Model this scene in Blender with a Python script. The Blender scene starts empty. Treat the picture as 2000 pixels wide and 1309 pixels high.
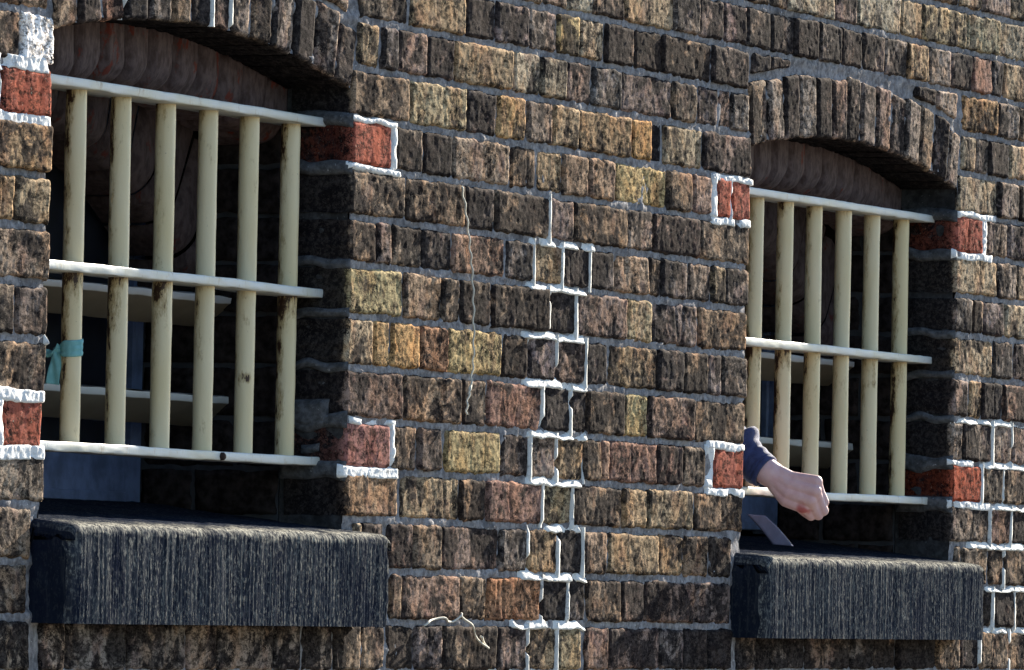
import bpy, bmesh, math
import numpy as np
from mathutils import Vector, Matrix

sc = bpy.context.scene
COL = sc.collection
rad = math.radians

# ------------------------------------------------------------------ camera
TH, PH, ROLL, DIST = rad(22.4), rad(1.9), 0.02, 12.6
Fv = Vector((math.cos(TH)*math.cos(PH), math.sin(TH)*math.cos(PH), math.sin(PH)))
R0 = Vector((math.sin(TH), -math.cos(TH), 0)); U0 = R0.cross(Fv)
Rv = R0*math.cos(ROLL) + U0*math.sin(ROLL); Uv = Rv.cross(Fv)
cam = bpy.data.cameras.new('camera'); cam_o = bpy.data.objects.new('camera', cam); COL.objects.link(cam_o)
m = Matrix((Rv, Uv, -Fv)).transposed().to_4x4(); m.translation = -Fv*DIST
cam_o.matrix_world = m
cam.sensor_width = 36; cam.lens = 279.0; cam.clip_start = 0.5; cam.clip_end = 5000
sc.camera = cam_o

# ------------------------------------------------------------------ sky, sun, exposure
SUN = Vector((1.0, -0.066, 0.40)).normalized()
world = bpy.data.worlds.new('World'); sc.world = world; world.use_nodes = True
wn = world.node_tree
sky = wn.nodes.new('ShaderNodeTexSky'); sky.sky_type = 'NISHITA'; sky.sun_disc = False; sky.ozone_density = 3.0; sky.dust_density = 0.3
sky.sun_elevation = math.asin(SUN.z); sky.sun_rotation = math.atan2(SUN.x, SUN.y)
wn.links.new(sky.outputs[0], wn.nodes['Background'].inputs[0])
wn.nodes['Background'].inputs[1].default_value = 0.055
sl = bpy.data.lights.new('sun', 'SUN'); sl.energy = 5.0; sl.angle = rad(0.5); sl.color = (1.0, 0.91, 0.76)
slo = bpy.data.objects.new('sun', sl); COL.objects.link(slo)
slo.rotation_euler = SUN.to_track_quat('Z', 'Y').to_euler(); slo.location = (6, -4, 8)
sc.view_settings.view_transform = 'Standard'; sc.view_settings.look = 'None'
sc.view_settings.exposure = 2.05; sc.view_settings.gamma = 1.0

# ------------------------------------------------------------------ helpers
def hash3(ix, iy, iz, seed):
    h = (ix*374761393 + iy*668265263 + iz*2147483647 + seed*1274126177) & 0xffffffff
    h = ((h ^ (h >> 13))*1274126177) & 0xffffffff
    h = ((h ^ (h >> 16))*2246822519) & 0xffffffff
    return ((h ^ (h >> 15)) & 0xffff)/32767.5 - 1.0
def vn(x, y, z, seed=0):                      # smooth value noise, -1..1
    x, y, z = np.broadcast_arrays(x, y, z)
    fx, fy, fz = np.floor(x), np.floor(y), np.floor(z)
    ix, iy, iz = fx.astype(np.int64), fy.astype(np.int64), fz.astype(np.int64)
    u, v, w = x-fx, y-fy, z-fz
    u = u*u*(3-2*u); v = v*v*(3-2*v); w = w*w*(3-2*w)
    r = 0
    for a in (0, 1):
        for b in (0, 1):
            for c in (0, 1):
                r = r + hash3(ix+a, iy+b, iz+c, seed)*(u if a else 1-u)*(v if b else 1-v)*(w if c else 1-w)
    return r
def fbm(x, y, z, seed=0, o=3):
    r, a = 0, 1.0
    for i in range(o):
        r = r + a*vn(x*2**i, y*2**i, z*2**i, seed+i*7); a *= .5
    return r

class Acc:                                     # collects grids into one mesh
    def __init__(s): s.v, s.f, s.c, s.n = [], [], [], 0
    def grid(s, P, col=None, flip=False, mask=None):
        a, b = P.shape[:2]
        idx = np.arange(a*b).reshape(a, b) + s.n
        q = np.stack([idx[:-1, :-1], idx[1:, :-1], idx[1:, 1:], idx[:-1, 1:]], -1)
        if flip: q = q[..., ::-1]
        q = q.reshape(-1, 4)
        if mask is not None: q = q[mask.reshape(-1)]
        s.v.append(P.reshape(-1, 3)); s.f.append(q); s.n += a*b
        if col is None: col = np.array([.5, .5, .5, .5])
        s.c.append(np.broadcast_to(col, (a, b, 4)).reshape(-1, 4))
    def mesh(s, name):
        V = np.concatenate(s.v).astype(np.float32); Q = np.concatenate(s.f).astype(np.int32)
        used = np.zeros(len(V), bool); used[Q.reshape(-1)] = True
        remap = np.cumsum(used)-1; V = V[used]; Q = remap[Q]
        me = bpy.data.meshes.new(name)
        me.vertices.add(len(V)); me.vertices.foreach_set('co', V.reshape(-1))
        me.loops.add(Q.size); me.loops.foreach_set('vertex_index', Q.reshape(-1).astype(np.int32))
        me.polygons.add(len(Q)); me.polygons.foreach_set('loop_start', np.arange(0, Q.size, 4, dtype=np.int32))
        me.update(calc_edges=True)
        at = me.color_attributes.new('tone', 'FLOAT_COLOR', 'POINT')
        at.data.foreach_set('color', np.concatenate(s.c)[used].astype(np.float32).reshape(-1))
        me.polygons.foreach_set('use_smooth', np.ones(len(Q), bool))
        return me
def link(name, me, mat, parent=None, **props):
    o = bpy.data.objects.new(name, me); COL.objects.link(o)
    if mat is not None: me.materials.append(mat)
    if parent is not None:
        o.parent = parent; o.matrix_parent_inverse = Matrix.Translation(-Vector(parent.location))
    for k, v in props.items(): o[k] = v
    return o
def empty(name, loc, label, cat, group=None):
    o = bpy.data.objects.new(name, None); COL.objects.link(o); o.location = loc
    o.empty_display_size = .1; o['label'] = label; o['category'] = cat; o['kind'] = 'thing'
    if group: o['group'] = group
    return o
def bm_mesh(name, bm, smooth=False):
    bmesh.ops.recalc_face_normals(bm, faces=bm.faces)
    me = bpy.data.meshes.new(name); bm.to_mesh(me); bm.free()
    if smooth: me.polygons.foreach_set('use_smooth', np.ones(len(me.polygons), bool))
    return me
def bm_box(bm, x0, x1, y0, y1, z0, z1, bevel=0.0, seg=1):
    r = bmesh.ops.create_cube(bm, size=1)
    bmesh.ops.scale(bm, vec=(x1-x0, y1-y0, z1-z0), verts=r['verts'])
    bmesh.ops.translate(bm, vec=((x0+x1)/2, (y0+y1)/2, (z0+z1)/2), verts=r['verts'])
    if bevel:
        es = list({e for v in r['verts'] for e in v.link_edges})
        bmesh.ops.bevel(bm, geom=es, offset=bevel, segments=seg, affect='EDGES', profile=.5)
def tube(A, pts, radii, n=8, cap=True):        # swept tube into an Acc
    pts = [Vector(p) for p in pts]; rows = []
    up = Vector((0, 1, 0)); prev = None
    if not hasattr(radii, '__len__'): radii = [radii]*len(pts)
    for i, p in enumerate(pts):
        t = (pts[min(i+1, len(pts)-1)]-pts[max(i-1, 0)]).normalized()
        a = prev - t*prev.dot(t) if prev is not None else t.orthogonal()
        a.normalize(); prev = a; b = t.cross(a)
        rows.append([p + (a*math.cos(k*2*math.pi/n)+b*math.sin(k*2*math.pi/n))*radii[i] for k in range(n+1)])
    if cap:
        rows.insert(0, [pts[0]]*(n+1)); rows.append([pts[-1]]*(n+1))
    A.grid(np.array([[list(v) for v in r] for r in rows]))

# ------------------------------------------------------------------ materials
class NT:
    def __init__(s, name):
        s.m = bpy.data.materials.new(name); s.m.use_nodes = True; s.t = s.m.node_tree
        s.b = s.t.nodes['Principled BSDF']; s.co = s.t.nodes.new('ShaderNodeTexCoord').outputs['Object']
        s.b.inputs['Specular IOR Level'].default_value = .3
    def n(s, ty, **kw):
        x = s.t.nodes.new(ty)
        for k, v in kw.items(): setattr(x, k, v)
        return x
    def put(s, sock, v):
        if isinstance(v, bpy.types.NodeSocket): s.t.links.new(v, sock)
        else: sock.default_value = v
    def noise(s, scale, stretch=(1, 1, 1), detail=4, rough=.6, off=0.0, dist=0.0):
        mp = s.n('ShaderNodeMapping'); s.t.links.new(s.co, mp.inputs[0])
        mp.inputs['Scale'].default_value = stretch; mp.inputs['Location'].default_value = (off, off*.7, off*1.3)
        x = s.n('ShaderNodeTexNoise'); s.t.links.new(mp.outputs[0], x.inputs[0])
        x.inputs['Scale'].default_value = scale; x.inputs['Detail'].default_value = detail; x.inputs['Roughness'].default_value = rough; x.inputs['Distortion'].default_value = dist
        return x.outputs[0]
    def ramp(s, v, a, b, lo=0.0, hi=1.0):
        x = s.n('ShaderNodeMapRange'); x.interpolation_type = 'SMOOTHSTEP'
        for i, q in zip(range(5), (v, a, b, lo, hi)): s.put(x.inputs[i], q)
        return x.outputs[0]
    def math(s, op, a, b=0.0):
        x = s.n('ShaderNodeMath', operation=op); s.put(x.inputs[0], a); s.put(x.inputs[1], b); return x.outputs[0]
    def mix(s, f, a, b, mode='MIX'):
        x = s.n('ShaderNodeMix', data_type='RGBA', blend_type=mode)
        c4 = lambda c: c if isinstance(c, bpy.types.NodeSocket) else (*c, 1)
        s.put(x.inputs[0], f); s.put(x.inputs[6], c4(a)); s.put(x.inputs[7], c4(b)); return x.outputs[2]
    def attr(s):
        x = s.n('ShaderNodeAttribute', attribute_name='tone'); return x.outputs['Color'], x.outputs['Alpha']
    def bump(s, h, dist, strength=1.0):
        x = s.n('ShaderNodeBump'); x.inputs['Distance'].default_value = dist; x.inputs['Strength'].default_value = strength
        s.t.links.new(h, x.inputs['Height']); s.t.links.new(x.outputs[0], s.b.inputs['Normal'])
    def done(s, col, rough=.85):
        s.put(s.b.inputs['Base Color'], col if isinstance(col, bpy.types.NodeSocket) else (*col, 1)); s.put(s.b.inputs['Roughness'], rough); return s.m

def mat_brick():
    k = NT('weathered_brick'); c, soot = k.attr()
    big = k.noise(13, (1, 1, .9), 4, .6, 0, .8); mid = k.noise(32, (.7, 1, .9), 5, .74, 3, 1.0); fine = k.noise(125, (.45, 1, 1.0), 5, .78, 7); pit = k.noise(48, (.8, 1, 1.0), 7, .85, 12, 2.2); grit = k.noise(300, (.6, 1, 1), 2, .6, 5)
    base = k.mix(1.0, c, (1.98, 1.80, 1.70), 'MULTIPLY')
    base = k.mix(k.ramp(k.noise(19, (1, 1, .8), 4, .65, 21), .47, .60, 0, .8), base, k.mix(1.0, base, (1.08, .92, .78), 'MULTIPLY'))
    base = k.mix(k.ramp(k.noise(17, (1, 1, .7), 4, .65, 41), .50, .62, 0, .7), base, k.mix(1.0, base, (.66, .58, .64), 'MULTIPLY'))
    base = k.mix(1.0, base, k.mix(k.ramp(fine, .38, .64, .22, 1.6), (0, 0, 0), (1, 1, 1)), 'MULTIPLY')
    th = k.math('SUBTRACT', .845, k.math('MULTIPLY', soot, .55))
    mixn = k.math('ADD', k.math('MULTIPLY', big, .5), k.math('MULTIPLY', mid, .5))
    mask = k.ramp(mixn, k.math('SUBTRACT', th, .035), k.math('ADD', th, .035))
    col = k.mix(k.math('MULTIPLY', mask, .88), base, k.mix(k.ramp(fine, .42, .66), (.011, .010, .012), (.055, .048, .047)))
    tp = k.math('SUBTRACT', .68, k.math('MULTIPLY', soot, .20))
    col = k.mix(k.ramp(pit, tp, k.math('ADD', tp, .07), 0, .4), col, (.010, .009, .010))
    ck = k.math('ABSOLUTE', k.math('SUBTRACT', k.noise(17, (1, 1, .7), 6, .72, 51, .6), .5))
    col = k.mix(k.math('MULTIPLY', k.ramp(ck, .004, .02, 1, 0), k.ramp(big, .42, .55)), col, (.008, .007, .008))
    ck2 = k.math('ABSOLUTE', k.math('SUBTRACT', k.noise(60, (.8, 1, 1.1), 5, .8, 57, .5), .5))
    col = k.mix(k.math('MULTIPLY', k.ramp(ck2, .0, .03, .75, 0), k.ramp(soot, .15, .5)), col, (.012, .010, .011))
    col = k.mix(k.math('MULTIPLY', k.ramp(grit, .66, .75, 0, .8), k.math('SUBTRACT', 1.0, soot)), col, (.46, .42, .33))
    h = k.math('SUBTRACT', k.math('ADD', k.math('MULTIPLY', fine, .9), k.math('MULTIPLY', grit, .3)), k.math('MULTIPLY', k.ramp(pit, .55, .68), .15))
    k.bump(h, .0010, .9)
    k.b.inputs['Specular IOR Level'].default_value = .012
    return k.done(col, .95)
def mat_mortar(name, a, b, bd=.002, sp=90):
    k = NT(name); n1 = k.noise(sp, (1, 1, 1), 5, .65); n2 = k.noise(14, (1, 1, 1), 3, .5, 4); n3 = k.noise(330, (1, 1, 1), 2, .6, 8)
    col = k.mix(k.ramp(n1, .3, .7), a, b)
    col = k.mix(k.ramp(n2, .5, .75, 0, .6), col, tuple(x*.55 for x in a))
    col = k.mix(k.ramp(k.noise(150, (1, 1, 1), 3, .7, 8), .64, .72, 0, .8), col, tuple(min(.8, x*2.3) for x in b))  # bright specks painted in as sunlit glints
    k.bump(k.math('ADD', n1, k.math('MULTIPLY', n3, .4)), bd, .8); k.b.inputs['Specular IOR Level'].default_value = .012
    return k.done(col, .95)
def mat_white(name, c=(.8, .79, .76), bd=.0015):
    k = NT(name); n = k.noise(120, (1, 1, 1), 4, .6)
    col = k.mix(k.ramp(n, .52, .72, 0, .6), c, tuple(x*.45 for x in c)); col = k.mix(k.ramp(k.noise(30, (1, 1, 1), 5, .7, 5), .56, .68, 0, .75), col, (.20, .19, .19)); k.bump(n, bd, .8); k.b.inputs['Specular IOR Level'].default_value = .05; return k.done(col, .95)
def mat_stone():
    k = NT('dark_sill_stone'); n1 = k.noise(40, (3, 1, .3), 5, .7); n2 = k.noise(210, (1.2, 1, .55), 4, .75, 3); n3 = k.noise(9, (1, 1, .6), 3, .6, 7)
    cw, sun_a = k.attr(); tl = k.n('ShaderNodeSeparateColor'); k.t.links.new(cw, tl.inputs[0]); tl = tl.outputs[0]
    col = k.mix(k.math('MULTIPLY', k.ramp(n1, .35, .7), k.math('ADD', tl, .15)), (.010, .014, .025), (.045, .05, .062))
    col = k.mix(k.math('MULTIPLY', k.ramp(n2, .52, .62, 0, .9), tl), col, (.185, .185, .175)); col = k.mix(k.math('MULTIPLY', k.ramp(k.noise(150, (1.6, 1, .06), 3, .6, 13), .56, .66, 0, .75), tl), col, (.185, .185, .175)); col = k.mix(k.math('MULTIPLY', sun_a, k.ramp(n2, .38, .62)), col, (.42, .40, .34))
    col = k.mix(k.ramp(n3, .5, .7, 0, .6), col, (.008, .011, .024))
    k.bump(k.math('ADD', n1, n2), .0009, .8); k.b.inputs['Specular IOR Level'].default_value = 0
    return k.done(col, .9)
def mat_paint(name, base, rust=.5, rustcol=(.05, .022, .012), seed=0.0):
    k = NT(name); n1 = k.noise(55, (1, 1, .35), 6, .75, seed); n2 = k.noise(12, (1, 1, .4), 3, .5, seed+3); n3 = k.noise(240, (1, 1, .6), 3, .7, seed+7)
    c, a = k.attr()
    col = k.mix(k.ramp(n2, .35, .7), base, tuple(x*y for x, y in zip(base, (.94, .9, .78))))
    th = k.math('SUBTRACT', .80, k.math('MULTIPLY', a, .30))
    col = k.mix(k.ramp(n1, k.math('SUBTRACT', th, .16), th, 0, .75), col, (.38, .25, .10))
    col = k.mix(k.ramp(n1, k.math('SUBTRACT', th, .02), k.math('ADD', th, .03)), col, rustcol)
    col = k.mix(k.ramp(n3, .69, .75, 0, rust), col, (.16, .10, .05))
    k.bump(k.math('ADD', n1, n3), .0006, .6); k.b.inputs['Specular IOR Level'].default_value = .4
    return k.done(col, .45)
def mat_plain(name, c, rough=.8, var=.25, sp=40, bd=.0006, spec=.3):
    k = NT(name); n = k.noise(sp, (1, 1, 1), 4, .6)
    col = k.mix(k.ramp(n, .3, .7), tuple(x*(1-var) for x in c), tuple(x*(1+var) for x in c)); k.bump(n, bd, .7)
    k.b.inputs['Specular IOR Level'].default_value = spec
    return k.done(col, rough)
def mat_peel(name, g):
    k = NT(name); c, a = k.attr(); n = k.noise(22, (1, 1, .6), 5, .65); n2 = k.noise(90, (1, 1, .5), 4, .6, 4)
    col = k.mix(k.ramp(n, .60, .65), k.mix(k.ramp(n2, .3, .7), tuple(g*q for q in (.075, .045, .042)), tuple(g*q for q in (.175, .12, .115))), (.17*g, .035*g, .022*g))
    col = k.mix(k.ramp(n2, .6, .75, 0, .7), col, (.06, .03, .03))
    k.bump(n2, .002, .8); return k.done(col, .85)

M_BRICK = mat_brick()
M_MORTAR = mat_mortar('grey_lime_mortar', (.15, .145, .155), (.40, .385, .395), .003)
M_WHITE = mat_white('white_repointing_mortar', (.80, .79, .76))
M_LIME = mat_white('white_lime_band', (.86, .86, .86), .003)
M_STONE = mat_stone()
M_BAR = mat_paint('cream_bar_paint', (.82, .69, .45))
M_CROSS = mat_paint('white_crossbar_paint', (.68, .69, .67), .35, seed=5.0)
k = NT('slat_white_nose_brown_underside'); c, a = k.attr(); n = k.noise(40, (.4, 1, 1), 4, .6)
M_SLAT = k.done(k.mix(a, k.mix(n, (.52, .52, .50), (.66, .66, .64)), k.mix(n, (.16, .135, .10), (.25, .21, .155))), .6)  # brown underside deepened to carry the shade of its downward face
M_STEEL = mat_plain('blue_grey_steel_paint', (.11, .145, .24), .5, .3, 25)
M_DARKBRICK = mat_plain('shaded_reveal_brick', (.028, .022, .021), .9, .6, 60, .003, 0)  # inner jamb brick, its recess shade painted into the base colour
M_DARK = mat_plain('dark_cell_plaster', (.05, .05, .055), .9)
M_GLASS = mat_plain('grimy_window_glass', (.012, .014, .02), .35, .4, 12, .0002)
M_PEEL = mat_peel('peeling_limewashed_brick', 1.0); M_PEEL2 = mat_peel('shaded_inner_brick', .55)  # second one is a darkened copy, painting in the dimness deeper inside

# ------------------------------------------------------------------ ground
k = NT('yard_tarmac'); n = k.noise(1.5, (1, 1, 1), 5, .6)
gm = k.done(k.mix(n, (.07, .066, .055), (.10, .09, .072)), .9)
bm = bmesh.new(); v = [bm.verts.new(p) for p in ((-400, -400, -2.1), (400, -400, -2.1), (400, 400, -2.1), (-400, 400, -2.1))]; bm.faces.new(v)
link('ground', bm_mesh('ground', bm), gm, kind='structure')

# ------------------------------------------------------------------ wall layout (millimetres on the wall face)
BEDS= [757, 682, 606, 530, 456, 382, 306, 231, 156, 84, 6, -72, -152, -228, -302, -380, -458, -536]
COURSES={
 -3:"2136,2258,l 2263,2422,p 2428,2585,l",
 -2:"951,1137,b 1145,1228,b 1228,1464,l 1464,1583,p 1586,1817,l 1820,1931,l 1933,2172,y 2178,2361,y 2367,2619,l",
 -1:"4,100,b 106,211,b 216,323,l 327,459,g 464,683,l 687,802,g 804,918,p 923,1031,r 1034,1149,g 1154,1266,g 1268,1385,d 1390,1503,g 1508,1612,d 1617,1733,d 1736,1854,g 1857,1971,o 1974,2087,g 2090,2208,d 2211,2324,r 2327,2389,d 2392,2533,l",
 0:"-657,-438,b -432,-211,o -207,-90,d -85,49,p 54,169,g 173,266,Y 271,372,l 379,509,d 514,632,b 637,864,b 869,1060,d 1068,1153,d 1155,1249,d 1833,1900,d 1905,2009,g 2018,2126,g 2131,2355,o 2361,2477,g 2486,2628,b",
 1:"-634,-552,o -538,-476,d -474,-364,p -359,-253,p -249,-16,o -9,101,l 107,213,l 217,322,p 333,456,g 460,683,p 690,800,b 805,899,p 904,960,p 965,1062,g 2158,2236,l 2245,2309,g 2315,2427,d 2433,2602,l",
 2:"-1932,-1796,b -1791,-1693,W -650,-428,b -422,-201,y -197,-80,d -73,42,O 51,157,g 162,270,l 274,503,o 508,598,O 603,647,D 652,833,o 838,1066,p 2145,2363,l 2372,2485,g 2494,2636,b",
 3:"-1987,-1861,b -1850,-1698,R -652,-494,R -478,-372,b -368,-253,d -249,-21,t -14,89,b 94,203,o 207,316,t 321,434,t 441,668,Y 675,787,b 794,878,p 900,968,R 976,1070,R 2138,2280,R 2309,2424,g 2433,2580,p",
 4:"-1889,-1695,o -653,-437,b -431,-198,b -194,-82,d -76,152,b 159,256,p 260,493,b 497,609,g 613,824,p 831,1061,b 2125,2366,l 2372,2479,g 2488,2629,l",
 5:"-1964,-1903,b -1898,-1807,o -1802,-1693,o -654,-548,b -542,-489,p -483,-366,b -362,-248,d -244,-34,p -30,84,d 93,209,o 215,329,d 333,439,d 446,594,t 596,648,b 652,768,d 773,881,g 889,949,o 954,1058,g 2120,2230,g 2238,2294,b 2299,2414,p 2423,2588,l",
 6:"-1885,-1691,t -650,-441,Y -433,-285,b -281,-213,b -207,-87,b -81,153,b 160,270,d 277,498,p 503,616,y 621,820,p 830,1059,b 2127,2356,l 2362,2469,g 2481,2622,p",
 7:"-1957,-1897,b -1892,-1799,b -1793,-1692,d -650,-546,l -542,-485,O -479,-368,O -364,-260,n -256,-37,Y -32,70,b 79,190,p 197,319,p 323,418,d 429,637,o 644,762,d 764,875,b 880,941,p 945,1061,g 2129,2215,p 2227,2293,o 2299,2411,d 2420,2566,p",
 8:"-1874,-1683,b -648,-431,p -425,-198,b -192,-96,b -92,131,r 142,256,d 263,327,d 332,497,b 502,601,Y 606,812,p 819,1056,b 2125,2191,g 2196,2356,g 2371,2469,g 2478,2631,p",
 9:"-1964,-1841,b -1828,-1702,R -647,-480,Q -463,-372,b -364,-271,d -256,-31,Y -26,85,d 94,194,g 207,316,o 323,397,b 401,431,p 435,645,r 650,766,r 771,874,b 910,1052,R 2126,2299,S 2314,2420,b 2434,2575,b",
 10:"-1874,-1685,b -651,-439,b -427,-197,o -192,-92,b -86,141,r 150,271,y 278,494,b 499,607,o 612,820,o 827,1056,b 2133,2350,g 2365,2471,p 2483,2609,p",
 11:"-1910,-1730,b -614,-583,l -577,-492,d -473,-379,p -375,-267,b -263,-27,p -23,85,g 91,211,o 220,319,d 328,428,g 434,663,o 667,779,o 783,894,b 899,1006,b 2200,2343,b 2354,2434,b 2443,2583,b",
 12:"-1906,-1735,b -463,-419,b -415,-188,p -184,-78,b -74,143,n 154,261,d 268,337,d 344,495,b 500,602,p 606,833,p 840,1008,p 2335,2376,b 2388,2501,d 2510,2648,b",
 13:"-1902,-1731,b -1693,-1614,g -1609,-1409,g -1404,-1209,g -1204,-1102,g -1096,-901,g -895,-798,g -792,-683,g -678,-579,b -567,-480,b -474,-366,b -360,-257,p -250,-33,b -27,91,p 99,215,o 224,319,y 339,440,p 447,673,p 680,787,d 792,900,d 905,1012,d 1037,1126,d 1136,1365,d 1375,1600,d 1611,1724,d 1732,1849,d 1857,2066,d 2075,2195,b 2203,2302,p 2316,2472,b 2481,2622,b",
}

BED = {i-3: b/1000 for i, b in enumerate(BEDS)}
OPEN = [dict(xl=-1.690, xr=-.6505, cx=-1.2093, cz=-2.4411, ri=2.8443, ro=2.944, nv=14, sill=(-1.716, -.607), zt=-.325, zb=-.465),
        dict(xl=1.063, xr=2.133, cx=1.5558, cz=-2.6762, ri=3.0804, ro=3.192, nv=14, sill=(1.021, 2.160), zt=-.338, zb=-.477)]
def zin(o, x): return o['cz'] + np.sqrt(np.maximum(o['ri']**2-(x-o['cx'])**2, 0))
def zout(o, x): return o['cz'] + np.sqrt(np.maximum(o['ro']**2-(x-o['cx'])**2, 0))
for o in OPEN:
    o['al'] = math.asin((o['xl']-.002-o['cx'])/o['ri']); o['ar'] = math.asin((o['xr']+.004-o['cx'])/o['ri'])
    o['el'] = o['cx']+o['ro']*math.sin(o['al']); o['er'] = o['cx']+o['ro']*math.sin(o['ar'])
wall = empty('brick_wall', (0, 0, -2.1), 'old sooty brown brick wall with grey mortar joints and scattered red bricks', 'wall')

PAL = dict(b=((.19, .152, .105), .66), o=((.27, .205, .115), .58), O=((.38, .27, .12), .46), Y=((.36, .30, .14), .52), y=((.33, .29, .175), .52),
           l=((.30, .265, .185), .56), p=((.175, .138, .122), .64), g=((.19, .175, .155), .64), d=((.13, .115, .105), .72), D=((.05, .045, .05), .8),
           r=((.17, .10, .08), .60), n=((.25, .14, .075), .52), t=((.26, .20, .14), .56), R=((.215, .074, .054), .14), S=((.24, .062, .036), .12),
           Q=((.215, .105, .088), .3), W=((.62, .62, .61), .05))
rng = np.random.default_rng(11)

def brick(A, fmap, U, V, seed, tag, res=.0035, skirt=.022, ns=2, r=.0042, amp=1.0, tilt=None, vlo=None, vhi=None, prot=None):
    """a rough brick face U x V with rounded edges; fmap(u, v, n) places it (n = outwards)"""
    rg = np.random.default_rng(seed)
    nu = max(5, int(U/res)); nv = max(5, int(V/(res*.9)))
    ii = np.arange(-ns, nu+ns+1); jj = np.arange(-ns, nv+ns+1)
    u = np.clip(ii, 0, nu)*(U/nu); v = np.clip(jj, 0, nv)*(V/nv)
    ou = np.maximum(0, np.maximum(-ii, ii-nu)); ov = np.maximum(0, np.maximum(-jj, jj-nv))
    u, v = np.meshgrid(u, v, indexing='ij'); over = np.maximum(ou[:, None], ov[None, :])
    f = v/V
    if vlo is not None: lo = vlo(u); hi = vhi(u); v = lo + (hi-lo)*f
    else: lo = 0*u; hi = V+0*u
    q = rg.uniform(-50, 50, 3)
    def edge(t):
        t = np.clip(t, 0, r); return r-np.sqrt(np.maximum(r*r-(r-t)**2, 0))
    rr = 1+.6*vn(u*60+q[0], v*60+q[1], 0*u+1.3)
    d = np.minimum(edge(np.minimum(u, U-u)) + edge(np.minimum(v-lo, hi-v)), r*1.25)*rr*.8
    h = (vn(u*24+q[0], v*26+q[1], 0*u+.5, 1)*.0007 + vn(u*70+q[1], v*90+q[2], 0*u+.5, 2)*.00055
         + vn(u*150+q[2], v*200+q[0], 0*u+.5, 3)*.0007)*amp
    ch = vn(u*26+q[2], v*26+q[1], 0*u+7.7, 4); h = h - np.clip(ch-.70, 0, 1)*.008*amp           # spalled pits
    st = np.abs(vn(u*13+q[1], v*(3 if rg.random() < .6 else 28)+q[0], 0*u+2.2, 5)); h = h - np.clip(.05-st, 0, 1)*.024*amp*max(0, rg.uniform(-.9, 1.2))   # creases
    tu, tv = (rg.normal(0, .011), rg.normal(0, .014)) if tilt is None else tilt
    h = h + (u-U/2)*tu + (v-V/2)*tv + (rg.normal(0, .0011) if prot is None else prot)
    w = .0020*amp
    du = vn(u*70+q[0], v*45+q[2], 0*u+3.1, 8)*w + vn(u*160+q[0], v*120+q[2], 0*u+3.1, 9)*w*.6
    dv = vn(u*45+q[1], v*70+q[0], 0*u+5.1, 8)*w + vn(u*160+q[1], v*120+q[0], 0*u+6.1, 9)*w*.6
    rot = rg.normal(0, .006); du = du - (v-V/2)*rot; dv = dv + (u-U/2)*rot*.7
    dep = np.where(over > 0, r*.9 + skirt*(over/max(ns, 1)), 0)
    wob = vn(dep*60+q[0], u*30+v*30, 0*u+.7, 12)*.0022*(over > 0)*amp
    n = np.where(over > 0, np.minimum(h, .002)-dep, h-d)
    P = fmap(u+du+wob, v+dv+wob*.6, n)
    base, soot = PAL[tag]
    if tag not in 'RSQWD': base = tuple(.68*q+.32*p for q, p in zip(base, (.20, .158, .138)))
    g = rg.normal(0, .10); wc = rg.normal(0, .05)
    base = np.clip(np.array(base)*(1+g)*np.array([1+wc, 1, 1-wc]), .01, .85)
    col = np.broadcast_to(np.array([*base, np.clip(soot+rg.normal(0, .06), .03, .9)]), (*P.shape[:2], 4)).copy()
    if skirt > .05:                                # sides of the openings: recess shade put into the colour
        shade_mix = np.clip(dep/.02, 0, 1)[..., None]; k_ = .28 if tag in 'RSQ' else .25
        col = col*(1-shade_mix) + np.concatenate([col[..., :3]*k_, np.full((*P.shape[:2], 1), .55 if tag in 'RSQ' else .95)], -1)*shade_mix
    A.grid(P, col)

def fmap_wall(x0, z0):
    return lambda u, v, n: np.stack([x0+u, -n, z0+v], -1)
A = Acc()
XMIN, XMAX = -2.55, 3.25
def blocked(x0, x1, z0, z1):
    """clip a brick's x range by openings, sills and arch rings; returns list of (x0, x1)"""
    segs = [(x0, x1)]
    for o in OPEN:
        zs = (z0+z1)/2
        cuts = []
        if zs > o['zt'] and zs < zin(o, o['xl'])+.01: cuts.append((o['xl']-.004, o['xr']+.004))
        if zs > o['zb']-.012 and zs < o['zt']+.005: cuts.append((o['sill'][0]-.004, o['sill'][1]+.004))
        if zin(o, o['xl'])+.01 <= zs < zout(o, o['xl'])-.02:
            a = o['cx']+(zs-o['cz'])*math.tan(o['al']); b = o['cx']+(zs-o['cz'])*math.tan(o['ar']); cuts.append((a-.008, b+.008))
        for c0, c1 in cuts:
            new = []
            for s0, s1 in segs:
                if s1 <= c0 or s0 >= c1: new.append((s0, s1)); continue
                if s0 < c0: new.append((s0, c0))
                if s1 > c1: new.append((c1, s1))
            segs = new
    return [s for s in segs if s[1]-s[0] > .018]
seed = 0
TAGS = list('bbbbbppgggddoltor')
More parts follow.
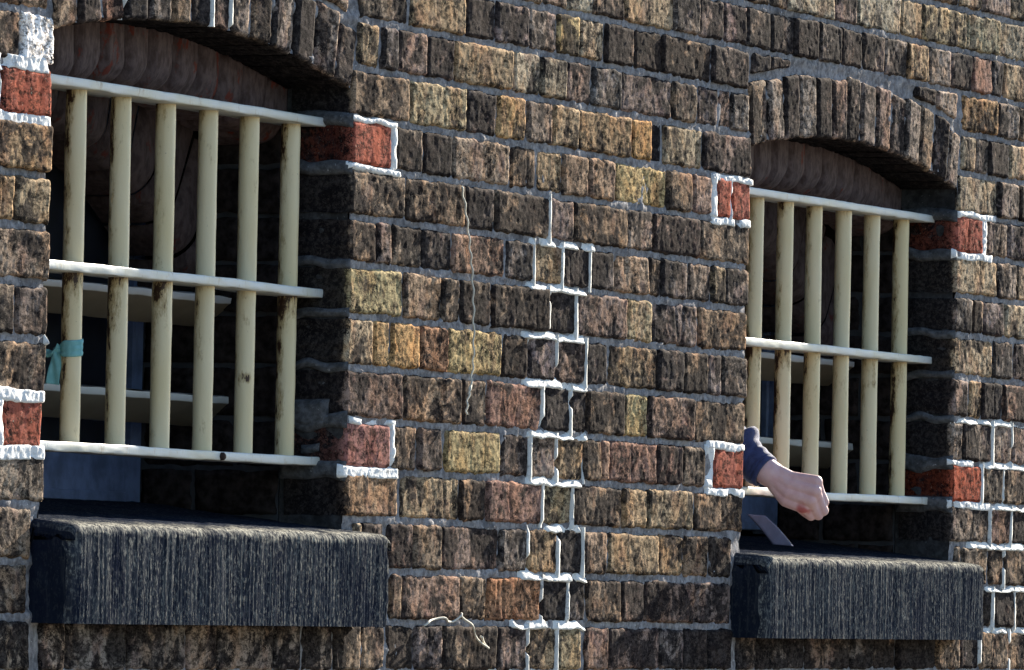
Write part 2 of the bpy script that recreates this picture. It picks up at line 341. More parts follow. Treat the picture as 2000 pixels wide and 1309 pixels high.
def lay(x0, x1, zb, zt, tag, res):
    global seed
    for a, b in blocked(x0, x1, zb, zt):
        seed += 1
        zlo, zhi = zb, zt; vlo = vhi = None
        for o in OPEN:
            ring_ = zt > zout(o, o['xl'])-.02 and zb < o['cz']+o['ro']
            if ring_ and a < o['el'] < b and o['el']-a > .5*(b-a): b = o['el']-.006
            if ring_ and a < o['er'] < b and b-o['er'] > .5*(b-a): a = o['er']+.006
            if b > o['el'] and a < o['er'] and ring_:
                xs = np.linspace(a, b, 9); top = np.where((xs > o['el']-.01) & (xs < o['er']+.01), zout(o, xs)+.011, -9).max()
                if top > zb:
                    if zt - top < .012:                       # trim from the crown side
                        ok = [x for x in xs if zt-(zout(o, x)+.011) > .014]
                        if len(ok) < 3: a = b; break
                        a, b = min(ok), max(ok)
                    vlo = (lambda o, a, zb: lambda u: np.maximum(zb, zout(o, a+u)+.011)-zb)(o, a, zb)
                    vhi = (lambda d: lambda u: 0*u+d)(zt-zb)
        if b-a < .018: continue
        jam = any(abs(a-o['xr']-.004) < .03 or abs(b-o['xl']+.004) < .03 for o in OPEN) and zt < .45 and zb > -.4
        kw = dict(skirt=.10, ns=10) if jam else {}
        if tag in 'RSQ': kw.update(amp=.8)
        if tag == 'W': kw.update(amp=2.2)
        if tag == 'D': kw.update(prot=-.006)
        ha = 0 if any(abs(a-o['xr']-.004) < .03 for o in OPEN) else .0022; hb = 0 if any(abs(b-o['xl']+.004) < .03 for o in OPEN) else .0022
        if b-a > .03: a, b = a+ha, b-hb
        brick(A, fmap_wall(a, zb), b-a, zt-zb, seed, tag, res, vlo=vlo, vhi=vhi, **kw)
G = .0053
Z_TOP, Z_BOT = 1.05, -2.1
for kk in range(-7, 36):
    if kk in BED: zt = BED[kk]
    else: zt = BED[-3]+(-3-kk)*.0755 if kk < 0 else BED[14]-(kk-14)*.076
    if kk+1 in BED: zb = BED[kk+1]
    else: zb = BED[-3]+(-3-kk-1)*.0755 if kk < 0 else BED[14]-(kk+1-14)*.076
    lst = []
    if kk in COURSES:
        for s in COURSES[kk].split():
            a, b, t = s.split(','); lst.append((int(a)/1000, int(b)/1000, t))
    near = kk in COURSES
    for a, b, t in lst: lay(a, b, zb+G, zt-G, t, .0034)
    # fill whatever the photo does not show with the same bond
    rg = np.random.default_rng(500+kk)
    occ = sorted(lst); edges = [XMIN]+[e for q in occ for e in q[:2]]+[XMAX]
    for g0, g1 in zip(edges[0::2], edges[1::2]):
        x = g0+.01; i = kk % 2
        while g1-x > .05:
            w = .214 if (rg.random() < (.25 if kk % 2 else .62)) else .103
            if g1-.01-(x+w) < .06: w = g1-.01-x
            if w > .26: w = w/2
            off = near and (x+w > -2.0 and x < 2.7)
            t = TAGS[rg.integers(len(TAGS))]
            lay(x, x+w, zb+G, zt-G, t, .0045 if off else .02)
            x += w+.0105
link('brickwork', A.mesh('brickwork'), M_BRICK, wall)

# arches: one ring of bricks on edge over each opening
JL = [-1.690, -1.616, -1.539, -1.460, -1.383, -1.303, -1.235, -1.162, -1.097, -1.026, -.946, -.864, -.787, -.708, -.640]
JR = [1.066, 1.144, 1.222, 1.298, 1.383, 1.461, 1.543, 1.612, 1.696, 1.775, 1.847, 1.928, 2.004, 2.082, 2.142]
VT = ['bdrdgbdpgbgdgd', 'bgdgdpgdpdgbdg']
for o, J, tags in zip(OPEN, (JL, JR), VT):
    A = Acc(); rm = (o['ri']+o['ro'])/2
    an = [math.asin(max(-1, min(1, (x-o['cx'])/rm))) for x in J]; an[0], an[-1] = o['al'], o['ar']
    for i in range(len(J)-1):
        a0, a1 = an[i], an[i+1]; U = (a1-a0)*rm - .011
        def fm(u, v, n, a0=a0):
            rr = o['ri']+v; a = a0 + (.0045+u)/rm
            return np.stack([o['cx']+rr*np.sin(a), -n, o['cz']+rr*np.cos(a)], -1)
        rg = np.random.default_rng(900+i)
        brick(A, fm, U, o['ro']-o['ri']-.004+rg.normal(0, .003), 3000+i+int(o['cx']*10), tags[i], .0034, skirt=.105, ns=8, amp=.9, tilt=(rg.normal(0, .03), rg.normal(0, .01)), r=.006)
    link('arch', A.mesh('arch'), M_BRICK, wall)

# mortar: one rough sheet behind the brick faces, and the lining of the reveals
A = Acc()
BZ = np.array(sorted(BED.values()))
def mort(x, z):
    i = np.clip(np.searchsorted(BZ, z), 1, len(BZ)-1); d = np.minimum(np.abs(z-BZ[i-1]), np.abs(z-BZ[i]))
    return .0050 + (.0022+.0035*vn(x*9, 0*x, z*12, 35))*np.clip((d-.005)/.007, 0, 1) + vn(x*55, 0*x, z*90, 31)*.0016 + vn(x*15, 0*x, z*20, 32)*.0016 + vn(x*170, 0*x, z*170, 33)*.0010 - np.clip(vn(x*75, 0*x+3, z*75, 34)-.55, 0, 1)*.010*(d < .0065)
def mgrid(x0, x1, z0, z1, r):
    xs = np.arange(x0, x1+r, r); zs = np.arange(z0, z1+r, r)
    X, Z = np.meshgrid(xs, zs, indexing='ij'); P = np.stack([X, mort(X, Z), Z], -1)
    xc, zc = X[:-1, :-1]+r/2, Z[:-1, :-1]+r/2; keep = np.ones(xc.shape, bool)
    for o in OPEN:
        keep &= ~((xc > o['xl']-.009) & (xc < o['xr']+.009) & (zc > o['zt']-.02) & (zc < zin(o, xc)+.004))
        keep &= ~((xc > o['sill'][0]+.004) & (xc < o['sill'][1]-.004) & (zc > o['zb']+.004) & (zc < o['zt']))
    A.grid(P, mask=keep)
mgrid(-2.1, 2.75, -.60, .78, .0045)
mgrid(XMIN, -2.1, -.60, .78, .03); mgrid(2.754, XMAX, -.60, .78, .03)
mgrid(XMIN, XMAX, -2.1, -.6, .03); mgrid(XMIN, XMAX, .784, 1.1, .03)
link('mortar', A.mesh('mortar'), M_MORTAR, wall)
M_RM = mat_mortar('shaded_reveal_mortar', (.03, .029, .03), (.07, .068, .07))  # dark copy of the mortar, with the shade of the reveals in its colour
for o in OPEN:
    A = Acc(); ys = np.arange(.007, .112, .004); zs = np.arange(-.37, .36, .004)
    Y, Zz = np.meshgrid(ys, zs, indexing='ij')
    jx = .0065 + vn(Y*60, 0*Y, Zz*90, 41)*.0014
    A.grid(np.stack([o['xr']+jx, Y, Zz], -1)); A.grid(np.stack([o['xl']-jx, Y, Zz], -1))
    aa = np.linspace(o['al'], o['ar'], 160); Aa, Y = np.meshgrid(aa, ys, indexing='ij'); rr = o['ri']+.005
    A.grid(np.stack([o['cx']+rr*np.sin(Aa), Y, o['cz']+rr*np.cos(Aa)], -1))
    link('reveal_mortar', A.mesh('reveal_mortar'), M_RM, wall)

# wall core behind: reveals, inner arches, dark cell
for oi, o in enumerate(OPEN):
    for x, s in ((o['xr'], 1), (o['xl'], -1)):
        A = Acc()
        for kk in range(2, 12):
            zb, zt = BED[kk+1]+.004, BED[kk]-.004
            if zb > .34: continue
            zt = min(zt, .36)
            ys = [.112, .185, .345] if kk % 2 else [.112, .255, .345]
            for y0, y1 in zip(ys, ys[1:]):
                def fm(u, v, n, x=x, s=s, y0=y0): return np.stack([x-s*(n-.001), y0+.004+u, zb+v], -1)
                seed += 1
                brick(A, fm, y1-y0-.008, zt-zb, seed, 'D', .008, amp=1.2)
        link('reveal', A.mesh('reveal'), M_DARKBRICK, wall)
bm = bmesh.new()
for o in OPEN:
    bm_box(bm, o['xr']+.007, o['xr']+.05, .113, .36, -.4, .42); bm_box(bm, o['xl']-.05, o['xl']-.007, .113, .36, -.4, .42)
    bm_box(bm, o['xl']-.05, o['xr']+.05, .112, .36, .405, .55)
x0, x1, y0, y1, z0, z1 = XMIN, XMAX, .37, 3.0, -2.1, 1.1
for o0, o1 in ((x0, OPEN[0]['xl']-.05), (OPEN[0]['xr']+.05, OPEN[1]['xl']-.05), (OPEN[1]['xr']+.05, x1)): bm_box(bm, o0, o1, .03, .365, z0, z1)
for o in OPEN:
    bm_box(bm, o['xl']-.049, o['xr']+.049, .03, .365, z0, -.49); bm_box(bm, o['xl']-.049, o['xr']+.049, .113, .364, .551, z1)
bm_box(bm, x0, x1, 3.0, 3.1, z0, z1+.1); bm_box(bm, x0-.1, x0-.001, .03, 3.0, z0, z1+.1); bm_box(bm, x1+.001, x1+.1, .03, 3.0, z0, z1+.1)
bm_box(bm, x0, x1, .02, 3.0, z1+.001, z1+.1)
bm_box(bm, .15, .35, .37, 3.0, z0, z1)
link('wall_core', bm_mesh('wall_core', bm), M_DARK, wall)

for oi, o in enumerate(OPEN):
    A = Acc()
    # inner ring 1: bullnosed bricks hanging below the outer arch
    def ring(cx, cz, rin, rout, a0, a1, y0, n, seed0, deep):
        for i in range(n):
            gp = .0060/rin; b0 = a0+(a1-a0)*i/n+gp; b1 = a0+(a1-a0)*(i+1)/n-gp
            nu, nw = 8, 18
            uu = np.linspace(0, 1, nu+1); R = .045
            prof = [(rout, 0.0), (rin+R+.02, 0.0)] + [(rin+R-R*math.sin(t), R-R*math.cos(t)) for t in np.linspace(0, math.pi/2, 10)] + [(rin, R+.05), (rin, deep)]
            pr = np.array(prof); Uu, k_ = np.meshgrid(uu, np.arange(len(pr)), indexing='ij')
            rr = pr[k_, 0]; yy = pr[k_, 1]; e = np.minimum(Uu, 1-Uu); rel = np.where(e < .16, .010*(1-e/.16)**2, 0)
            wv = vn(Uu*4+i*3.3, rr*30, yy*30, 60+seed0)*.0025
            rr2 = rr + np.where(yy > .0, rel, 0) + wv; yy2 = y0 + yy + rel + wv
            aa = b0+(b1-b0)*Uu
            A.grid(np.stack([cx+rr2*np.sin(aa), yy2, cz+rr2*np.cos(aa)], -1))
    mx = (o['xl']+o['xr'])/2; hw = (o['xr']-o['xl'])/2
    rr1 = o['ri']-.3; cz1 = .315-rr1
    ring(mx, cz1, rr1, rr1+.16, -math.asin(hw/rr1)*1.02, math.asin(hw/rr1)*1.02, .112, 13, oi, .11)
    link('inner_arch', A.mesh('inner_arch'), M_PEEL, wall); A = Acc()
    rr2_ = .95; cz2 = .262-rr2_
    ring(mx-.12, cz2, rr2_, rr2_+.17, -math.asin((hw-.12)/rr2_)*1.02, math.asin((hw+.12)/rr2_)*.97, .225, 13, oi+5, .11)
    link('inner_arch', A.mesh('inner_arch'), M_PEEL2, wall)

# white repointing: lumps along the beds and thin ridges in the upright joints
def lumps(A, x0, x1, z, hh, seed, prot=.0035, res=.004, y=0.0):
    n = max(6, int((x1-x0)/res)); s = np.linspace(0, 1, n+1); t = np.linspace(0, 1, 11)
    S, T = np.meshgrid(s, t, indexing='ij'); X = x0+(x1-x0)*S
    env = np.clip(np.minimum(S, 1-S)*(x1-x0)/.014, 0, 1)**.6
    env = env*np.clip((vn(X*21, 0*X, 0*X+seed, 78)+.62)*2.4, .25, 1)
    top = hh*(.75+.55*vn(X*14, 0*X, 0*X+seed, 71)+.2*vn(X*60, 0*X, 0*X+seed, 72)); top = np.maximum(top, hh*.12)
    Z = z-hh*.75+vn(X*45, 0*X, 0*X+seed*1.7, 75)*.0018+(top+hh*.45)*T
    bul = np.clip(np.minimum(T*5, (1-T)*1.35), 0, 1)**.7
    yv = .0065-(prot*(.75+.45*vn(X*17, 0*X, 0*X+seed*.37, 73)+.25*vn(X*52, 0*X, Z*40+seed, 74))+.0065)*bul*env
    yv = yv + vn(X*150, 0*X, Z*150, 76)*.0008
    A.grid(np.stack([X, y+yv, Z], -1))
def ridge(A, x, z0, z1, w, seed, prot=.0013):
    n = max(6, int((z1-z0)/.0035)); s = np.linspace(0, 1, n+1); t = np.linspace(0, 1, 7)
    S, T = np.meshgrid(s, t, indexing='ij'); Z = z0+(z1-z0)*S
    ww = w*1.1*np.clip(1+.45*vn(Z*40, 0*Z, 0*Z+seed, 81)+.5*vn(Z*16, 0*Z, 0*Z+seed, 85), .12, 1.4); X = x+vn(Z*18, 0*Z, 0*Z+seed, 82)*.0022+ww*(T-.5)
    yv = .0085-(prot*(1+.25*vn(Z*35, 0*Z, 0*Z+seed, 83))*(1.5-1.15*T)+.0085)*np.clip(np.minimum(T, 1-T)*7, 0, 1)**.6 + vn(X*150, 0*X, Z*150, 84)*.0004
    yv = yv + .012*np.clip((-.38-vn(Z*30, 0*Z, 0*Z+seed*1.9, 86))*3, 0, 1)
    A.grid(np.stack([X, yv, Z], -1))
A = Acc()
for q in [(0.121,0.356,0.156,0.014,3.3),(0.06,0.337,0.084,0.014,5.4),(0.051,0.319,0.006,0.014,7.5),(0.057,0.334,-0.072,0.014,9.6),(0.077,0.339,-0.152,0.014,11.7),(0.076,0.32,-0.228,0.014,13.8),(0.111,0.317,-0.302,0.014,15.9),(0.052,0.351,-0.38,0.014,18.0),(0.024,0.346,-0.458,0.014,20.1),(-0.057,0.05,-0.536,0.014,22.2),(0.114,0.29,-0.536,0.014,24.3),(0.069,0.099,0.156,0.014,26.4)]: lumps(A, *q)
for q in [(0.1542,0.154,0.233,0.009,0.0),(0.2578,0.154,0.233,0.005,1.37),(0.0895,0.082,0.158,0.009,2.74),(0.2119,0.082,0.158,0.009,4.11),(0.3298,0.082,0.158,0.006,5.48),(0.1565,0.004,0.086,0.009,6.85),(0.2734,0.004,0.086,0.009,8.22),(0.0748,-0.074,0.008,0.007,9.59),(0.1935,-0.074,0.008,0.009,10.96),(0.3211,-0.074,0.008,0.009,12.33),(0.1375,-0.154,-0.07,0.009,13.7),(0.2595,-0.154,-0.07,0.006,15.07),(0.0895,-0.23,-0.15,0.009,16.44),(0.2007,-0.23,-0.15,0.009,17.81),(0.3193,-0.23,-0.15,0.004,19.18),(0.1456,-0.304,-0.226,0.009,20.55),(0.2743,-0.304,-0.226,0.005,21.92),(0.0878,-0.382,-0.3,0.008,23.29),(0.2153,-0.382,-0.3,0.01,24.66),(0.324,-0.382,-0.3,0.008,26.03),(0.1483,-0.46,-0.378,0.008,27.4),(0.2647,-0.46,-0.378,0.007,28.77),(0.096,-0.538,-0.456,0.009,30.14),(0.2191,-0.538,-0.456,0.008,31.51),(0.2776,-0.304,-0.226,0.003,47.95)]: ridge(A, *q)
link('white_pointing', A.mesh('white_pointing'), M_WHITE, wall)
A = Acc()
for q in [(2.134,2.721,-0.072,0.0125,50.0),(2.32,2.725,-0.152,0.0125,52.1),(2.357,2.729,-0.228,0.0125,54.2),(2.233,2.734,-0.302,0.0125,56.3),(2.336,2.738,-0.38,0.0125,58.4),(2.334,2.742,-0.458,0.0125,60.5)]: lumps(A, *q)
for q in [(2.3636,-0.154,-0.07,0.008,32.88),(2.4731,-0.154,-0.07,0.008,34.25),(2.3079,-0.23,-0.15,0.009,35.62),(2.427,-0.23,-0.15,0.009,36.99),(2.3574,-0.304,-0.226,0.006,38.36),(2.4772,-0.304,-0.226,0.008,39.73),(2.4383,-0.382,-0.3,0.008,41.1),(2.3821,-0.46,-0.378,0.009,42.47),(2.5051,-0.46,-0.378,0.009,43.84),(2.3103,-0.538,-0.456,0.008,45.21),(2.4767,-0.538,-0.456,0.009,46.58)]: ridge(A, *q)
link('white_pointing', A.mesh('white_pointing'), M_WHITE, wall)
for q in [(-1.162,0.404,0.5,0.008,77.1),(-1.097,0.402,0.5,0.008,78.1),(-1.457,0.392,0.49,0.005,79.1)]:
    A = Acc(); ridge(A, *q); link('white_pointing', A.mesh('white_pointing'), M_WHITE, wall)
A = Acc(); lumps(A, -1.700, -1.690, -.068, .016, 9.9, .012); link('white_pointing', A.mesh('white_pointing'), M_WHITE, wall)

def band(x0, x1, z0, z1, seed, prot=.0004):
    nx, nz = max(4, int((x1-x0)/.0032)), max(4, int((z1-z0)/.0028))
    s, t = np.meshgrid(np.linspace(0, 1, nx+1), np.linspace(0, 1, nz+1), indexing='ij')
    X = x0+(x1-x0)*s; Z = z0+(z1-z0)*t
    env = np.clip(np.minimum(np.minimum(s, 1-s)*(x1-x0), np.minimum(t, 1-t)*(z1-z0))/.003, 0, 1)**.5
    env = env*np.clip((vn(X*26, 0*X+seed, Z*26, 98)+.72)*2.2, 0, 1)
    X = X+vn(X*60, 0*X+seed, Z*60, 91)*.0035; Z = Z+(vn(X*22, 0*X+seed, Z*30, 92)+.35*vn(X*75, 0*X+seed, Z*110, 97))*.0036
    yv = .008-(prot*(1.5-t*.9)+.008+vn(X*45, 0*X+seed, Z*70, 93)*.0010+vn(X*150, 0*X+seed, Z*160, 94)*.0012+(s-.5)*0)*env
    A.grid(np.stack([X, yv, Z], -1))
for bs in [[(-0.65,-0.474,0.298,0.311),(-0.652,-0.459,0.223,0.237),(-0.495,-0.476,0.231,0.306)],[(-0.628,-0.459,-0.16,-0.147),(-0.663,-0.445,-0.241,-0.22),(-0.479,-0.461,-0.228,-0.152)],[(0.876,1.07,0.297,0.312),(0.878,1.062,0.221,0.238),(0.878,0.902,0.231,0.306),(0.967,0.978,0.231,0.306)],[(0.881,1.055,-0.162,-0.145),(0.876,1.057,-0.238,-0.221),(0.874,0.912,-0.228,-0.152)],[(2.142,2.357,0.298,0.313),(2.129,2.337,0.221,0.239),(2.278,2.306,0.231,0.306)],[(2.127,2.291,-0.16,-0.145),(2.128,2.351,-0.238,-0.221),(2.298,2.312,-0.228,-0.152)],[(-1.882,-1.698,0.294,0.32),(-1.869,-1.696,0.219,0.241),(-1.866,-1.85,0.231,0.306)],[(-1.853,-1.694,-0.162,-0.14),(-1.849,-1.694,-0.242,-0.218),(-1.848,-1.828,-0.228,-0.152)]]:
    A = Acc()
    for i, q in enumerate(bs): band(*q, i*3.3+q[0])
    link('lime_band', A.mesh('lime_band'), M_LIME, wall)
# mortar smeared on the right-hand reveals
A = Acc()
def smear(xj, y0, y1, z0, z1, seed, th=.004):
    s, t = np.meshgrid(np.linspace(0, 1, 30), np.linspace(0, 1, 14), indexing='ij')
    Y = y0+(y1-y0)*s; Z = z0+(z1-z0)*t
    env = np.clip(np.minimum(np.minimum(s, 1-s)*(y1-y0), np.minimum(t, 1-t)*(z1-z0))/.008, 0, 1)**.5
    Z = Z+vn(Y*30, 0*Y+seed, Z*30, 95)*.006
    A = Acc(); A.grid(np.stack([xj+.004-(th+.006+vn(Y*60, 0*Y+seed, Z*60, 96)*.002)*env, Y, Z], -1))
    link('mortar_smear', A.mesh('mortar_smear'), M_SM, wall)
M_SM = mat_mortar('pale_smeared_mortar', (.06, .06, .063), (.15, .15, .16))
for oi in (0, 1):
    xj = OPEN[oi]['xr']
    for z in (BED[3], BED[4]): smear(xj, .0, .108, z-.012, z+.010, z)
    for z in (BED[6], BED[7], BED[8]): smear(xj, .0, .10, z-.007, z+.008, z, .001)
    for z in (BED[9], BED[10]): smear(xj, .0, .112, z-.016, z+.012, z)
    if oi == 0:
        smear(xj, .03, .108, BED[9]-.01, BED[9]+.030, 3.3, .006); smear(xj, .045, .075, BED[9]-.052, BED[9]-.038, 5.3, .006)

# ------------------------------------------------------------------ the two barred windows
def bar_mesh(x, z0, z1, r, seed):
    A = Acc(); nz, nk = 110, 28
    zz, tt = np.meshgrid(np.linspace(z0, z1, nz), np.linspace(0, 2*math.pi, nk+1), indexing='ij')
    c, s = np.cos(tt), np.sin(tt)
    rr = r + vn(c*2+seed, s*2, zz*30, 101)*.00035 + vn(c*1.2+seed, s*1.2, zz*5, 102)*.0006
    lean = (zz-z0)*math.sin(seed*7.1)*.004
    up = np.exp(-np.clip(.04-zz, 0, 9)/.05)*(zz < .04) + np.exp(-np.clip(.29-zz, 0, 9)/.03)*.55
    hv = {1: 1.0, 2: .8, 3: .45, 4: .3, 5: .25, 6: .3, 0: .5}[int(round((seed % 9.1)/1.7)) % 7]
    rust = np.clip(.12+.5*up+.55*up*hv + (.15+.6*hv)*np.clip(-c*.38*1.3+s*.92*1.3, 0, 1), 0, 1)
    if abs(x+.861) < .01: rust = rust + 1.6*np.exp(-((zz+.098)/.010)**2-((c+.55)**2+(s+.45)**2)/.25)
    rust = np.clip(rust, 0, 1.6); col = np.stack([rust*0, rust*0, rust*0, rust], -1)
    A.grid(np.stack([x+lean+rr*c, .075+rr*s, zz], -1), col, flip=True)
    return A.mesh('bar')
def cross_mesh(x0, x1, zc, seed, h=.0135):
    A = Acc(); y0, y1, b = .045, .107, .0022
    prof = [(y0+b, zc-h/2), (y1-b, zc-h/2), (y1, zc-h/2+b), (y1, zc+h/2-b), (y1-b, zc+h/2), (y0+b, zc+h/2), (y0+b*.3, zc+h/2-b*.3), (y0, zc+h/2-b), (y0, zc), (y0, zc-h/2+b), (y0+b*.3, zc-h/2+b*.3), (y0+b, zc-h/2)]
    pr = np.array(prof); xs = np.linspace(x0, x1, 160); X, K = np.meshgrid(xs, np.arange(len(pr)), indexing='ij')
    Y = pr[K, 0]+vn(X*40+seed, K*.9, 0*X, 105)*.0006+vn(X*6+seed, 0*X, 0*X, 106)*.0008; Z = pr[K, 1]+vn(X*40+seed, K*.9, 0*X+4, 107)*.0006+vn(X*3+seed, 0*X, 0*X+9, 108)*.0012
    A.grid(np.stack([X, Y, Z], -1), np.array([0, 0, 0, .28]))
    for x in (0, -1):
        e = np.stack([np.stack([X[x], Y[x], Z[x]], -1), np.broadcast_to([xs[x], (y0+y1)/2, zc], (len(pr), 3))], 0); A.grid(e, np.array([0, 0, 0, .3]), flip=(x == 0))
    return A.mesh('crossbar')
def sill_mesh(o, seed):
    A = Acc(); (x0, x1), zt, zb = o['sill'], o['zt'], o['zb']
    r = .014; yf = -.060; pr = []
    for t in np.linspace(zb, zt-r, 46): pr.append((yf, t, 1))
    for a in np.linspace(0, math.pi/2, 8)[1:]: pr.append((yf+r-r*math.cos(a), zt-r+r*math.sin(a), 1-a/(math.pi/2)*.5))
    for y in np.linspace(yf+r, .345, 40)[1:]: pr.append((y, zt+(y-(yf+r))*(.043/.39), .25))
    pr = np.array(pr); xs = np.linspace(x0, x1, 640)
    X, K = np.meshgrid(xs, np.arange(len(pr)), indexing='ij'); Y, Z, W = pr[K, 0], pr[K, 1], pr[K, 2]
    q = X+vn(X*30, 0*X, Z*22, 110)*.0008
    g = (vn(q*150+seed, 0*X, Z*5, 111)*.0004+vn(q*290+seed, 0*X, Z*7, 112)*.00045+vn(X*12, 0*X, Z*12+seed, 113)*.0012+vn(X*200, Y*200, Z*330, 114)*.0003)*W
    d = np.minimum(X-x0, x1-X); er_ = .019*(1+.3*vn(Z*40, 0*Z, 0*Z+seed, 118)); ed = np.where(d < er_, er_-np.sqrt(np.maximum(er_**2-(er_-d)**2, 0)), 0)
    onf = (K < 46).astype(float); top = 1-onf
    P = np.stack([X+vn(Z*60, X*20, Y*60, 116)*.0015*(d < .002), Y-g*np.where(Y < 0, 1, .2)+ed*onf*.9, Z+g*.5*top-ed*top*.8+vn(X*70, 0*X, Y*50, 115)*.0012*top], -1)
    sun_edge = np.clip(1-np.abs(K-50)/6.0+vn(X*60, 0*X, K*.8+seed, 119)*.55, 0, 1); sun_edge = np.maximum(sun_edge, np.clip(1-d/.012, 0, 1)*.5*onf)  # sunlit strip along the front edge, painted as a paler colour
    A.grid(P, np.stack([np.where(K < 50, 1.0, np.where(K < 58, .6, .22))+0*X, 0*X, 0*X, sun_edge*np.where(K > 62, 0, 1)*np.where((d < .02) & (X < x0+.03), .25, 1)], -1), flip=True)  # top gets a lower tone than the front, painting in its shade
    for xe, ii, fl in ((x0, 0, False), (x1, -1, True)):         # end faces
        loop = P[ii]; cen = loop.copy(); cen[:, 1] = np.maximum(loop[:, 1], .0)+.02; cen[:, 2] = np.clip(loop[:, 2], zb, zt-.002); cen[:, 2] = np.where(loop[:, 1] > 0, zb, cen[:, 2])
        tt = np.linspace(0, 1, 18)[:, None, None]
        g2 = loop[None]*(1-tt)+cen[None]*tt
        g2[..., 0] = P[ii][None, :, 0]*(1-tt[..., 0])+xe*tt[..., 0] + (vn(g2[..., 2]*60, g2[..., 1]*60, 0*g2[..., 1]+seed, 117)*.0012)*np.sin(np.pi*tt[..., 0])
        A.grid(g2, np.array([.12, 0, 0, 0]), flip=fl)  # low tone paints the end faces as dark as their shade
    b = np.stack([P[:, 0], P[:, 0]*[1, 0, 1]+[0, .06, 0]], 1); A.grid(b, np.array([.3, 0, 0, 0]))                                    # underside
    return A.mesh('sill')
def slat_mesh(x0, x1, z, seed):
    A = Acc(); pr = np.array([(.195, z+.005), (.195, z-.0045), (.1975, z-.006), (.244, z-.040), (.256, z-.040), (.258, z-.03), (.215, z+.008), (.195, z+.006)])
    xs = np.linspace(x0, x1, 60); X, K = np.meshgrid(xs, np.arange(len(pr)), indexing='ij')
    w = vn(X*25+seed, K*.7, 0*X, 121)*.0012
    cc = np.zeros((*X.shape, 4)); cc[..., 3] = np.array([0, 0, 1, 1, 1, 1, .5, 0])[K]; A.grid(np.stack([X, pr[K, 0]+w, pr[K, 1]+w], -1), cc, flip=True)
    return A.mesh('slat')

BX = [[-1.609, -1.460, -1.309, -1.157, -1.008, -.861, -.710], [1.133, 1.283, 1.432, 1.580, 1.732, 1.884, 2.042]]
CZ = [(.2985, .0385, -.2165), (.2945, .0345, -.2245)]
LAB = ['larger left barred window with a turquoise cloth strip tied round one bar',
       'smaller right barred window with a fist reaching out between its cream bars']
for oi, o in enumerate(OPEN):
    W = empty('barred_window', ((o['xl']+o['xr'])/2, .06, o['zt']), LAB[oi], 'window', 'barred windows in the brick wall')
    z3, z2, z1 = CZ[oi]
    for i, x in enumerate(BX[oi]): link('bar', bar_mesh(x, z1, z3, .0147, i*1.7+oi*9.1), M_BAR, W)
    for j, z in enumerate((z3, z2, z1)): link('crossbar', cross_mesh(o['xl']-.03, o['xr']+.03, z, j*3.1+oi*5), M_CROSS, W)
    if oi == 0:
        A = Acc(); tube(A, [(-1.005, .049, z1-.001), (-1.005, .041, z1-.001), (-1.005, .038, z1-.001)], [.0062, .006, .0035], 10); link('bolt', A.mesh('bolt'), mat_plain('rusty_bolt', (.035, .02, .015), .8), W)
    link('sill', sill_mesh(o, oi*13.7), M_STONE, W, label=('dark tooled stone sill under the window'))
    for z in (.026, -.126): link('slat', slat_mesh(o['xl']-.01, o['xr']+.01, z, z*50+oi), M_SLAT, W)
    bm = bmesh.new()
    bm_box(bm, o['xr']-.068, o['xr']-.004, .338, .366, -.29, .34, .003); bm_box(bm, o['xl']+.004, o['xl']+.068, .338, .366, -.29, .34, .003)
    bm_box(bm, o['xl']+.069, o['xr']-.069, .338, .366, .27, .34, .003); bm_box(bm, o['xr']-.062, o['xr']-.050, .330, .3375, -.21, .31)
    link('frame', bm_mesh('frame', bm), M_STEEL, W)
    bm = bmesh.new(); bm_box(bm, o['xl']+.0695, o['xr']-.0695, .335, .362, -.284, -.212, .002)
    bm_box(bm, o['xl']+.0695, o['xr']-.0695, .331, .3345, -.283, -.268, .001)
    link('panel', bm_mesh('panel', bm), M_STEEL, W)
    bm = bmesh.new()
    bm_box(bm, o['xl']+.07, o['xr']-.07, .350, .354, .04, .268)
    if oi == 0: bm_box(bm, o['xl']+.07, o['xr']-.07, .350, .354, -.211, .036)
    else: bm_box(bm, o['xl']+.07, o['xr']-.07, .350, .354, -.211, -.12); bm_box(bm, 1.45, o['xr']-.07, .350, .354, -.119, .036)
    link('pane', bm_mesh('pane', bm), M_GLASS, W)

# ------------------------------------------------------------------ person: the forearm and fist coming out of the right window
def blob(name, chains, vox, sm, mat):
    bm = bmesh.new()
    def ball(p, r):
        q = bmesh.ops.create_icosphere(bm, subdivisions=3, radius=r); bmesh.ops.translate(bm, vec=p, verts=q['verts'])
    for ch in chains:
        for (p, r), (p2, r2) in zip(ch, ch[1:]):
            p, p2 = Vector(p), Vector(p2); L = (p2-p).length; n = max(2, int(L/(min(r, r2)*.22)))
            for i in range(n+1): ball(p.lerp(p2, i/n), r+(r2-r)*i/n)
    me = bpy.data.meshes.new(name); bm.to_mesh(me); bm.free()
    o = bpy.data.objects.new(name, me); COL.objects.link(o)
    a = o.modifiers.new('r', 'REMESH'); a.mode = 'VOXEL'; a.voxel_size = vox
    b = o.modifiers.new('s', 'SMOOTH'); b.iterations = sm; b.factor = .5
    dg = bpy.context.evaluated_depsgraph_get(); me2 = bpy.data.meshes.new_from_object(o.evaluated_get(dg))
    bpy.data.objects.remove(o); bpy.data.meshes.remove(me); me2.name = name
    me2.polygons.foreach_set('use_smooth', np.ones(len(me2.polygons), bool))
    return me2
PER = empty('person', (1.21, .20, -.12), 'clenched fist and navy sleeve reaching out through the bars of the right window', 'person')
WS = [(1.204, .004, -.189), (1.203, .002, -.195), (1.203, .002, -.201), (1.205, .004, -.206)]
MID = [(1.203, -.030, -.2035), (1.197, -.032, -.214), (1.196, -.030, -.226), (1.200, -.024, -.237)]
